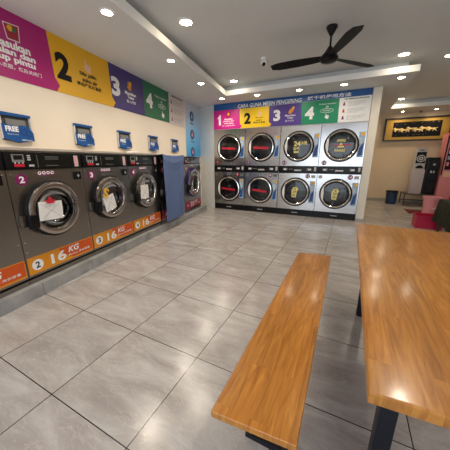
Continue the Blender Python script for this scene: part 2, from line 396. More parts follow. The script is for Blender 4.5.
downlight(.53, 4.97, ZH, 'round downlight in the raised ceiling just above the right end of the white lip', LAMP_FAR, WARM, .075, 100)
downlight(.99, 8.28, ZH, 'round downlight in the raised ceiling before the gold horse picture', LAMP_REAR, REAR_WARM, .07, 92)
downlight(1.17, 5.33, ZH, 'round downlight cut by the right edge of the photo', LAMP_FAR, WARM, .07)
downlight(-2.232, 1.944, ZL, 'small downlight in the lower border over the washers, nearest of that row', LAMP_WASH, WARM)
downlight(-2.432, 3.137, ZL, 'small downlight in the lower border, second of the row over the washers', LAMP_WASH, WARM)
downlight(-2.621, 4.228, ZL, 'small downlight in the lower border, third of the row over the washers', LAMP_WASH, WARM)
downlight(-2.791, 5.392, ZL, 'small downlight in the lower border at the corner between washers and dryers', LAMP_WASH, WARM)
for i, (x, nm) in enumerate(((-1.975, 'yellow 2 panel'), (-1.088, 'purple 3 panel'), (-.28, 'right end of the blue heading'), (.599, 'cream partition'))):
    downlight(x, 5.46, ZL, 'small downlight in the border in front of the ' + nm, LAMP_LOW, WARM)
downlight(1.168, 9.08, ZL, 'tiny downlight above the left half of the horse picture', LAMP_REAR * .35, REAR_WARM, .04)
downlight(1.936, 9.08, ZL, 'tiny downlight above the right half of the horse picture', LAMP_REAR * .35, REAR_WARM, .04)
# unseen lamps of the same rows, and two added to light the near floor
downlight(.60, 2.40, ZH, 'round downlight above the wooden table, mirrored in its near end', LAMP_HIGH, WARM, .07)
downlight(-1.55, .5, ZH, 'unseen round downlight added to light the near floor, left of where one stands', LAMP_HIGH, WARM, .07)  # added lamp, out of view, brightens the near floor
downlight(.66, .5, ZH, 'unseen round downlight added to light the near floor, over the near table end', LAMP_HIGH, WARM, .07)  # second added lamp for the near floor, also out of view
downlight(-2.03, .75, ZL, 'small downlight in the border over the leftmost washer', LAMP_WASH, WARM)
downlight(2.6, 6.6, ZH, 'round downlight in the rear room over the cloth-covered table', LAMP_REAR, REAR_WARM, .07)

t = thing('smoke_detector', 'tiny dark sensor on the rear ceiling border above the horse picture', 'sensor', (1.62, 9.2, ZL))
obj('base', lathe(bm_(), [(.0001, 0), (.04, 0), (.035, -.02), (.0001, -.02)], axis='z', seg=24), 'grey', t, True)
obj('sensor_tip', lathe(bm_(), [(.02, -.0205), (.014, -.05), (.0001, -.05)], axis='z', seg=16), 'black', t, True)

t = thing('security_camera', 'small white dome security camera on the grey ceiling left of the fan', 'security camera', (-1.406, 4.153, ZH))
obj('mount', lathe(bm_(), [(.0001, 0), (.05, 0), (.05, -.02), (.03, -.03), (.0001, -.03)], axis='z', seg=24), 'white', t, True)
bm = bm_(); bmesh.ops.create_uvsphere(bm, u_segments=24, v_segments=14, radius=.052); bmesh.ops.translate(bm, verts=bm.verts, vec=(0, 0, -.07))
obj('housing', bm, 'white', t, True)
bm = bm_(); bmesh.ops.create_uvsphere(bm, u_segments=16, v_segments=10, radius=.028); bmesh.ops.translate(bm, verts=bm.verts, vec=(.012, -.033, -.098))
obj('lens', bm, 'black', t, True)

t = thing('ceiling_fan', 'black three-bladed ceiling fan hanging on a short rod', 'ceiling fan', (-.388, 3.62, ZH))
obj('canopy', lathe(bm_(), [(.0001, 0), (.062, 0), (.066, -.015), (.035, -.07), (.018, -.10), (.0001, -.10)], axis='z', seg=32), 'black', t, True)
obj('downrod', lathe(bm_(), [(.012, -.08), (.012, -.27)], axis='z', seg=16, caps=True), 'black', t, True)
obj('motor_housing', lathe(bm_(), [(.0001, -.20), (.022, -.21), (.045, -.25), (.075, -.29), (.105, -.325), (.108, -.35), (.09, -.375), (.04, -.39), (.0001, -.392)], axis='z', seg=40), 'black', t, True)
for ang in (181, 48, 294):
    bm = bm_(); n = 14; Vt = []; ca, sa = math.cos(math.radians(ang)), math.sin(math.radians(ang))
    for i in range(n + 1):
        f = i / n; r = .09 + (.66 if ang == 294 else .63) * f; wd = .050 + .030 * math.sin(min(1, f * 1.6) * PI / 2) - (.0 if f < .85 else (f - .85) / .15 * .03)
        for sgn in (-1, 1):
            tw = math.radians(14 - 5 * f); yy = sgn * wd; zz = -.335 + sgn * wd * math.tan(tw) - .01 * f
            for dz in (0, .006):
                Vt.append(bm.verts.new((r * ca - yy * sa, r * sa + yy * ca, zz + dz)))
    for i in range(n):
        q = Vt[i * 4:i * 4 + 8]
        for f in ((0, 2, 6, 4), (1, 5, 7, 3), (0, 4, 5, 1), (2, 3, 7, 6)): bm.faces.new([q[k] for k in f])
    bm.faces.new([Vt[k] for k in (0, 1, 3, 2)]); bm.faces.new([Vt[-4 + k] for k in (0, 2, 3, 1)])
    obj('blade', bm, 'black_m', t)

# ================================================================== WASHERS
def logo(bm_w, cx, cz, r, y):
    for k in range(4):
        x = cx + (k - 1.5) * r * 2.5
        lathe(bm_w, [(r * .55, y), (r, y)], cx=x, cz=cz, seg=16)
def washer(s0, w, num, label, red=False):
    t = thing('front_load_washer', label, 'washing machine', left(s0, CF), RL, 'washing machines along the left wall')
    g = .003; D = .325; DR = .325 if red else .285; cx = w * .49 - .033; cz = .80 if red else .83
    bm = bm_(); plate_hole(bm, g, w - g, .20, 1.215, cx, cz, DR - .035, 0, .02); obj('front_panel', bm, 'steel_w', t)
    bm = bm_(); box(bm, g, g + .02, .02, D, .20, 1.385); box(bm, w - g - .02, w - g, .02, D, .20, 1.385); box(bm, g, w - g, .02, D, 1.365, 1.385)
    box(bm, g + .02, w - g - .02, .30, D, .2, 1.365); obj('cabinet', bm, 'steel_w', t)
    obj('base_channel', box(bm_(), g, w - g, .015, D, .1265, .17), 'steel_w', t)
    obj('base_gap', box(bm_(), g, w - g, .03, D - .01, .17, .20), 'black_m', t)
    # drum and door
    bm = bm_(); lathe(bm, [(DR - .036, .02), (DR - .05, .06), (DR - .05, .26), (.0001, .28)], cx=cx, cz=cz); obj('drum', bm, 'drum_d', t, True)
    bm = bm_(); lathe(bm, [(DR - .06, .0), (DR - .005, -.0005), (DR, -.012), (DR, -.045), (DR - .012, -.052), (DR - .06, -.052)], cx=cx, cz=cz); dd = obj('door', bm, 'violet' if num == '6' else 'seal', t, True)
    bm = bm_(); lathe(bm, [(DR - .018, -.0525), (DR - .022, -.068), (DR - .045, -.078), (DR - .070, -.072), (DR - .080, -.05), (DR - .082, -.03)], cx=cx, cz=cz); obj('door_ring', bm, 'ring_w', dd, True)
    bm = bm_(); lathe(bm, [(DR - .082, -.045), (DR - .11, -.04), (DR - .13, .01), (DR - .17, .035), (.0001, .045)], cx=cx, cz=cz); obj('door_glass', bm, 'glass', dd, True)
    bm = bm_(); box(bm, cx - DR + .0, cx - DR + .075, -.090, -.03, cz - .15, cz - .02, .014); obj('door_handle', bm, 'black', dd, True)
    bm = bm_(); box(bm, cx - DR - .055, cx - DR - .002, -.03, -.0005, cz - .12, cz - .02, .006); obj('hinge_plate', bm, 'steel_w', t, True)
    # control panel
    cp = obj('control_panel', box(bm_(), g + .006, w - g - .006, -.012, .02, 1.218, 1.372, .005), 'black', t, True)
    y = -.0128
    bm = bm_(); box(bm, .065, .165, y - .003, y, 1.285, 1.352); o = obj('display_frame', bm, 'grey', cp)
    bm = bm_(); box(bm, .078, .152, y - .0045, y - .0032, 1.306, 1.345); obj('screen', bm, 'lcd', cp)
    bm = bm_(); box(bm, .075, .16, y - .003, y, 1.245, 1.268); obj('start_button', bm, 'red', cp)
    bm = bm_()
    for k in range(3): disc(bm, .085 + k * .032, 1.278, .007, y - .004, y, 12)
    for k in range(3): box(bm, .195, .222, y - .003, y, 1.30 + k * .018, 1.311 + k * .018)
    box(bm, .20, .245, y - .003, y, 1.245, 1.262); obj('buttons', bm, 'lgrey', cp)
    bm = bm_(); box(bm, .27, w - .15, y - .002, y, 1.235, 1.358); obj('instruction_window', bm, 'lcd', cp)
    bm = bm_(); box(bm, .28, .283, y - .003, y - .0022, 1.24, 1.35)
    for k in range(3): box(bm, .36, .50, y - .003, y - .0022, 1.31 + k * .012, 1.313 + k * .012)
    for k in range(9): box(bm, .36 + k * .015, .369 + k * .015, y - .003, y - .0022, 1.248, 1.254)
    obj('panel_print', bm, 'grey', cp)
    bm = bm_(); box(bm, w - .105, w - .055, y - .003, y, 1.235, 1.35); sp = obj('panel_sticker', bm, 'lav', cp)
    bm = bm_()
    for k in range(3): box(bm, w - .10, w - .06, y - .0038, y - .0032, 1.25 + k * .033, 1.27 + k * .033)
    obj('sticker_print', bm, 'pink', cp)
    # logo strip
    bm = bm_(); box(bm, cx - .085, cx + .085, -.002, -.0003, 1.158, 1.196); lp = obj('brand_plate', bm, 'badge', t)
    bm = bm_(); logo(bm, cx, 1.182, .017, -.003); obj('brand_logo', bm, 'white', lp)
    bm = bm_(); disc(bm, .118, 1.130, .052, -.003, -.0003, 32); bd = obj('number_badge', bm, 'crimson' if red else 'badge', t)
    bm = bm_(); text(bm, num, .095, .141, 1.100, 1.160, -.0038, bold=.03); obj('badge_number', bm, 'white', bd)
    bm = bm_(); box(bm, w - .125, w - .045, -.02, 0, 1.095, 1.18, .004); cb = obj('coin_slot', bm, 'black', t, True)
    bm = bm_(); box(bm, w - .10, w - .07, -.023, -.0205, 1.13, 1.137); box(bm, w - .088, w - .082, -.023, -.0205, 1.115, 1.155); obj('slot_plate', bm, 'lgrey', cb)
    # screws
    bm = bm_()
    for x, z in ((.03, 1.18), (w - .03, 1.18), (.03, .55), (w - .03, .55), (.03, .45)): disc(bm, x, z, .006, -.003, 0, 10)
    obj('screws', bm, 'chrome', t)
    # weight label
    if red:
        bm = bm_(); box(bm, .03, w - .02, -.0025, -.0003, .215, .385, 0); wl = obj('weight_label', bm, 'crimson', t)
    else:
        bm = bm_(); box(bm, .012, w - .012, -.0025, -.0003, .222, .392, 0); wl = obj('weight_label', bm, 'orange', t)
        bm = bm_(); prism(bm, [(w * .42, .385), (w - .02, .385), (w - .02, .24), (w * .62, .24), (w * .50, .31)], -.0032, -.0026); obj('label_flame', bm, 'orange_d', wl)
    bm = bm_(); disc(bm, .10 if not red else .15, .305, .055, -.0042, -.0034, 32); ci = obj('label_circle', bm, 'white' if not red else 'badge', wl)
    xx = .10 if not red else .15
    bm = bm_(); text(bm, num, xx - .022, xx + .022, .272, .338, -.0048, bold=.03); obj('circle_number', bm, 'ink' if not red else 'white', ci)
    bm = bm_(); text(bm, '25' if red else '16', w * .30, w * .52, .25, .36, -.0042, bold=.03); text(bm, 'KG', w * .56, w * .74, .305, .372, -.0042, bold=.03, shear=.2)
    text(bm, 'Muatan 洗衣容量', w * .56, w * .92, .265, .29, -.0042, bold=.01)
    obj('label_lettering', bm, 'white', wl)
    return t
places = ['steel washer cut by the left edge, only the end of its orange label showing', 'steel washer marked 2 with orange 16 KG label and note in its round door',
          'steel washer marked 3 with orange 16 KG label and tilted note in its door', 'steel washer marked 4 with orange 16 KG label, beside the blue cloth',
          'larger steel washer with crimson label hidden behind the hanging blue cloth', 'larger steel washer with crimson 25 KG label between blue cloth and corner']
for i, s0 in enumerate((.683, 1.470, 2.257, 3.043)): washer(s0, .787, str(i + 1), places[i])
washer(3.865, .93, '5', places[4], True)
washer(4.835, .93, '6', places[5], True)
o = obj('filler_strip', lbox(bm_(), 4.7965, 4.8335, CW + .01, CF - .01, .1265, 1.36, .002), 'lgrey'); at_left(o)
tag(o, 'narrow light grey upright strip between the blue cloth washer and the last washer', 'filler strip')

def paper(s, z, w, h, rot, label, mark, cmark):
    t = thing('paper_note', label, 'paper note', left(s, CF + .10, z), RL, 'white notes taped in washer doors')
    bm = bm_(); n = 6; V = {}
    for i in range(n + 1):
        for j in range(n + 1):
            u, v = (i / n - .5) * w, (j / n - .5) * h
            for k, yy in enumerate((0, .0012)):
                V[i, j, k] = bm.verts.new((u * math.cos(rot) - v * math.sin(rot), yy + .006 * math.sin(i * 1.3 + j) * .5, u * math.sin(rot) + v * math.cos(rot)))
    for i in range(n):
        for j in range(n):
            for k in (0, 1): bm.faces.new((V[i, j, k], V[i + 1, j, k], V[i + 1, j + 1, k], V[i, j + 1, k]))
    for i in range(n):
        for j in (0, n): bm.faces.new((V[i, j, 0], V[i + 1, j, 0], V[i + 1, j, 1], V[i, j, 1])); bm.faces.new((V[j, i, 0], V[j, i + 1, 0], V[j, i + 1, 1], V[j, i, 1]))
    p = obj('sheet', bm, 'paper', t)
    bm = bm_(); c_, s_ = math.cos(rot), math.sin(rot)
    R2 = lambda u, v: (u * c_ - v * s_, -.005, u * s_ + v * c_)
    tube(bm, [R2(-w * .4, -h * .4), R2(0, h * .02), R2(w * .4, h * .42)], .0012, 5); tube(bm, [R2(-w * .42, h * .38), R2(0, 0), R2(w * .4, -h * .4)], .0012, 5)
    obj('pen_lines', bm, 'grink', t)
    bm = bm_()
    if mark == 'tag': 
        prism(bm, [(-.03, h * .40), (-.055, h * .62), (-.02, h * .55), (.0, h * .80), (.03, h * .55), (.055, h * .60), (.035, h * .38)], -.009, -.006)
    elif mark == 'S': text(bm, 'S', -.10, -.01, h * .35, h * .35 + .12, -.007, rot=-.35, bold=.03)
    else: box(bm, -.012, .012, -.009, -.006, h * .42, h * .58)
    obj('tape_mark', bm, cmark, t)
paper(1.733, .825, .238, .18, -.06, 'white note with crossed lines and red tag in the door of washer 2', 'tag', 'red')
paper(2.515, .775, .185, .195, .22, 'tilted white note below a yellow S mark in the door of washer 3', 'S', 'yellow')
paper(3.265, .825, .20, .21, -.02, 'upright white note in the door of washer 4', 'x', 'lgrey')

# ---- blue cloth over washer 5
bm = bm_(); nx, nz = 30, 40; V = {}
for i in range(nx + 1):
    for j in range(nz + 1):
        u = i / nx; v = j / nz
        top_l, top_r = 3.82, 4.63; bl, br = 3.855, 4.56
        x = (top_l + (top_r - top_l) * u) * (1 - v) + (bl + (br - bl) * u) * v
        x += -.02 * math.sin(v * PI) * (u - .5)
        ztop = 1.405 - .035 * math.sin(u * PI) ** .8; zb = .185 + .03 * u
        z = ztop * (1 - v) + zb * v
        y = .045 + .010 * math.sin(u * 9 + v * 3) * v + .006 * math.sin(u * 23 - v * 2) + .014 * math.exp(-((v - (.05 + .05 * math.sin(u * PI))) / .025) ** 2) + .010 * math.exp(-((v - (.10 + .07 * math.sin(u * PI))) / .02) ** 2)
        for k in (0, 1): V[i, j, k] = bm.verts.new((x, -(CF + y + .075 + .004 * k), z))
for i in range(nx):
    for j in range(nz):
        for k in (0, 1): bm.faces.new((V[i, j, k], V[i + 1, j, k], V[i + 1, j + 1, k], V[i, j + 1, k]))
for i in range(nx):
    for j in (0, nz): bm.faces.new((V[i, j, 0], V[i + 1, j, 0], V[i + 1, j, 1], V[i, j, 1]))
for j in range(nz):
    for i in (0, nx): bm.faces.new((V[i, j, 0], V[i, j + 1, 0], V[i, j + 1, 1], V[i, j, 1]))
# flap lying back over the machine top
A = [V[i, 0, 1] for i in range(nx + 1)]
B = [bm.verts.new((v.co.x, -(CF - .02), 1.392)) for v in A]
Cc = [bm.verts.new((v.co.x, -(CF - .16), 1.389)) for v in A]
for P_, Q_ in ((A, B), (B, Cc)):
    for i in range(nx): bm.faces.new((P_[i], P_[i + 1], Q_[i + 1], Q_[i]))
o = obj('hanging_cloth', bm, 'cloth_b', None, True); at_left(o)
tag(o, 'plain blue cloth hanging down the front of a washer near the corner', 'cloth')
# small folded paper on the ledge
t = thing('folded_paper', 'small crumpled silver-white sheet lying on the ledge above washer 4', 'paper', left(3.35, CF - .10, 1.412), RL)
bm = bm_(); pts = [(-.14, .0), (-.08, .022), (-.02, .012), (.05, .028), (.11, .010), (.15, .0), (.10, .004), (0, .002)]
prism(bm, [(x, z + .001) for x, z in pts], -.06, .05); obj('sheet', bm, 'paper', t)

# ================================================================== WALL PRINTS ABOVE THE WASHERS
def hand(bm, cx, cz, s, y):
    P_ = [(-.10, -.5), (.30, -.5), (.38, -.15), (.42, .12), (.30, .14), (.24, .02), (.22, .18), (.10, .20), (.06, .06), (.02, .24), (-.08, .22), (-.08, .0), (-.12, .5), (-.26, .5), (-.24, -.08), (-.42, .0), (-.46, -.10), (-.26, -.32)]
    prism(bm, [(cx + a * s, cz + b * s) for a, b in P_], y - .0006, y)
def step_panel(t, pts, m, y=-.004):
    return obj('step_panel', prism(bm_(), pts, y, 0), m, t)
def arrow(x0, x1, z0, z1, nl, nr, ny, hl, hr):
    """panel whose right edge carries an arrow nose; left side straight (covered by the neighbour's nose)"""
    pts = [(x0, z0), (x1, z0)]
    if nr: pts += [(x1 + nr, z0 + hr), (x1, z0 + 2 * hr)]
    pts += [(x1 - .02, z1), (x0, z1)]
    return pts
t = thing('washing_steps_banner', 'long coloured wall banner with steps 2, 3 and 4 above the washers', 'banner', left(0, CW + .001), RL)
z0, z1 = 2.068, 2.66
# panels, later ones lie under the earlier ones' noses
pm = step_panel(t, arrow(.75, 2.385, z0, z1, 0, .05, 0, 0, .07), 'magenta', -.0065)
py = step_panel(t, arrow(2.36, 3.285, z0, z1, 0, .06, 0, 0, .07), 'yellow', -.005)
pp = step_panel(t, [(3.23, z0), (4.08, z0), (4.08, z1), (3.23, z1)], 'purple', -.004)
pg = step_panel(t, [(4.08, z0), (4.955, z0), (4.965, z1), (4.08, z1)], 'green', -.004)
pw = step_panel(t, [(4.965, z0 - .02), (5.665, z0 - .02), (5.665, z1 - .005), (4.965, z1)], 'whitep', -.003)
Y = -.0075
bm = bm_(); text(bm, '1', .9, 1.1, 2.16, 2.52, Y, bold=.045); obj('numeral', bm, 'white', pm)
bm = bm_(); text(bm, 'Masukan', 1.80, 2.145, 2.335, 2.41, Y, bold=.04); text(bm, 'pakaian dan', 1.68, 2.185, 2.262, 2.335, Y, bold=.04); text(bm, 'tutup pintu', 1.71, 2.175, 2.205, 2.275, Y, bold=.04)
text(bm, '放入衣服，然后关闭门', 1.76, 2.225, 2.155, 2.195, Y, bold=.01); obj('lettering', bm, 'white', pm)
ic = obj('icon', prism(bm_(), [(1.927, 2.55), (2.072, 2.563), (2.058, 2.418), (1.943, 2.413)], Y - .0005, Y), 'white', pm)
bm = prism(bm_(), [(1.934, 2.543), (2.064, 2.555), (2.051, 2.425), (1.949, 2.421)], Y - .0012, Y - .0006); obj('icon', bm, 'crimson', pm)
bm = bm_(); disc(bm, 1.985, 2.515, .026, Y - .002, Y - .0014, 20); obj('icon', bm, 'yellow', pm)
bm = bm_(); disc(bm, 2.018, 2.51, .018, Y - .0026, Y - .0021, 20); obj('icon', bm, 'green', pm)
bm = bm_(); text(bm, '2', 2.42, 2.61, 2.215, 2.50, Y + .0015, bold=.045); obj('numeral', bm, 'ink', py)
bm = bm_(); text(bm, 'Sila pilih', 2.74, 3.01, 2.335, 2.39, Y + .0015, bold=.04); text(bm, 'suhu air', 2.775, 3.02, 2.275, 2.325, Y + .0015, bold=.04); text(bm, '请选择洗水温度', 2.68, 3.08, 2.215, 2.262, Y + .0015, bold=.03); obj('lettering', bm, 'ink', py)
bm = bm_(); hand(bm, 2.88, 2.47, .14, Y + .0015); obj('icon', bm, 'skin', py)
bm = bm_(); text(bm, '3', 3.295, 3.475, 2.24, 2.50, -.0046, bold=.045); obj('numeral', bm, 'white', pp)
bm = bm_(); text(bm, 'Masukkan', 3.585, 3.86, 2.32, 2.37, -.0046, bold=.035); text(bm, 'Token', 3.64, 3.80, 2.265, 2.31, -.0046, bold=.035); text(bm, '投入代币', 3.61, 3.84, 2.20, 2.245, -.0046, bold=.02); obj('lettering', bm, 'white', pp)
bm = bm_(); disc(bm, 3.73, 2.49, .035, -.0052, -.0046, 20); obj('icon', bm, 'yellow', pp)
bm = bm_(); hand(bm, 3.70, 2.45, .12, -.0054); obj('icon', bm, 'orange', pp)
bm = bm_(); text(bm, '4', 4.15, 4.355, 2.235, 2.49, -.0046, bold=.045); obj('numeral', bm, 'white', pg)
bm = bm_(); text(bm, 'Tekan butang', 4.43, 4.86, 2.46, 2.50, -.0046, bold=.02); text(bm, '按', 4.64, 4.70, 2.39, 2.44, -.0046); text(bm, 'START', 4.60, 4.76, 2.315, 2.35, -.0046, bold=.02)
tube(bm, [(4.68 + .13 * math.cos(2 * PI * k / 28), -.005, 2.332 + .04 * math.sin(2 * PI * k / 28)) for k in range(28)], .004, 4, True)
obj('lettering', bm, 'white', pg)
bm = bm_(); hand(bm, 4.70, 2.19, .12, -.0046); obj('icon', bm, 'white', pg)
def white_rows(parent, x0, x1, z0, z1, y):
    bm = bm_(); W = x1 - x0; H = z1 - z0
    text(bm, 'CARA MEMBASUH & PERINGATAN', x0 + .12 * W, x1 - .06 * W, z1 - .09 * H, z1 - .025 * H, y, bold=.02); obj('heading', bm, 'ink', parent)
    bm = bm_()
    for k in range(3):
        zc = z1 - H * (.24 + .29 * k)
        for q, s in enumerate(('Jangan masukkan barang berbahaya', '请勿放入危险物品在机内', 'Periksa poket pakaian anda', '请检查您的衣服口袋')):
            text(bm, s, x0 + .26 * W, x0 + (.9, .8, .84, .62)[q] * W, zc + (.045 - q * .05) * H, zc + (.078 - q * .05) * H, y)
    obj('lettering', bm, 'grink', parent)
    for k, m in enumerate(('badge', 'red', 'badge')):
        zc = z1 - H * (.24 + .29 * k)
        bm = bm_(); disc(bm, x0 + .13 * W, zc + .03 * H, .016, y - .0006, y, 16); prism(bm, [(x0 + .085 * W, zc - .08 * H), (x0 + .175 * W, zc - .08 * H), (x0 + .16 * W, zc), (x0 + .10 * W, zc)], y - .0006, y)
        obj('icon', bm, m, parent)
white_rows(pw, 4.99, 5.64, z0, z1, -.0036)

t = thing('blue_poster', 'tall narrow poster fading from grey to blue in the far left corner', 'poster', left(0, CW + .001), RL)
bd = obj('poster_sheet', prism(bm_(), [(5.72, 1.40), (6.61, 1.40), (6.61, ZL - .003), (5.72, ZL - .003)], -.004, 0), 'poster', t)
for k, z in enumerate((2.37, 1.94, 1.51)):
    bm = bm_(); disc(bm, 6.09, z, .12, -.0052, -.0045, 28); lathe(bm, [(.08, -.0056), (.0001, -.0056)], cx=6.09, cz=z, seg=20); ic = obj('icon', bm, 'blue_d', bd)
    bm = bm_(); prism(bm, [(6.04, z - .05), (6.14, z - .05), (6.13, z + .02), (6.05, z + .02)], -.0068, -.006); disc(bm, 6.09, z + .045, .022, -.0068, -.006, 14); obj('figure', bm, 'pink' if k else 'lgrey', ic)
    bm = bm_(); text(bm, ('Bilas', 'Cuci', 'Putar')[k], 5.98, 6.20, z - .19, z - .145, -.0048, bold=.02); obj('lettering', bm, 'ink', bd)

# ---- FREE holders
fl = [('nearest the left edge of the photo', 1.74, .275, 0), ('above the seam of washers 2 and 3', 2.55, .27, 0), ('third from the left, above washers 3 and 4', 3.325, .285, 0), ('right above washer 4', 4.14, .29, 0), ('above the blue cloth', 4.98, .29, 0)]
for nm, s, w_, _ in fl:
    t = thing('wall_pocket', 'blue FREE wall pocket, ' + nm, 'wall pocket', left(s - .02, CW + .001, 1.475), RL, 'FREE pockets on the wall over the washers')
    W = w_
    W = w_
    bk = obj('back_plate', prism(bm_(), [(0, .02), (W * .5, -.005), (W, .02), (W, .265), (0, .265)], -.006, -.0003), 'dgrey', t)
    hd = obj('header_strip', prism(bm_(), [(-.004, .243), (W + .004, .243), (W + .004, .268), (-.004, .272)], -.032, -.0063), 'blue', t)
    obj('inner_box', box(bm_(), .05, W - .05, -.022, -.0063, .12, .215), 'grey', t)
    pk = obj('front_pocket', prism(bm_(), [(-.004, .03), (W * .42, .0), (W + .004, .02), (W + .004, .10), (W * .86, .155), (W * .62, .165), (W * .5, .15), (-.004, .165)], -.036, -.028), 'blue', t)
    obj('side_cheek', box(bm_(), -.003, .006, -.0275, -.0063, .03, .242), 'whitep', t); obj('side_cheek', box(bm_(), W - .006, W + .003, -.0275, -.0063, .03, .242), 'whitep', t)
    obj('pocket_floor', box(bm_(), .007, W - .007, -.0275, -.0063, .03, .036), 'whitep', t)
    bm = bm_(); text(bm, 'FREE', .02, W * .50, .098, .148, -.0366, bold=.045); text(bm, 'Detergent & Softener', .03, W * .48, .065, .08, -.0366); text(bm, 'Self-Service', W * .56, W * .92, .018, .032, -.0366, bold=.02); obj('lettering', bm, 'white', pk)
    bm = bm_(); lathe(bm, [(.018, -.0367), (.032, -.0369)], cx=W * .66, cz=.10, seg=20); lathe(bm, [(.016, -.0367), (.028, -.0369)], cx=W * .84, cz=.085, seg=20); lathe(bm, [(.010, -.0369), (.020, -.0371)], cx=W * .75, cz=.125, seg=18); obj('print_rings', bm, 'blue_d', pk)

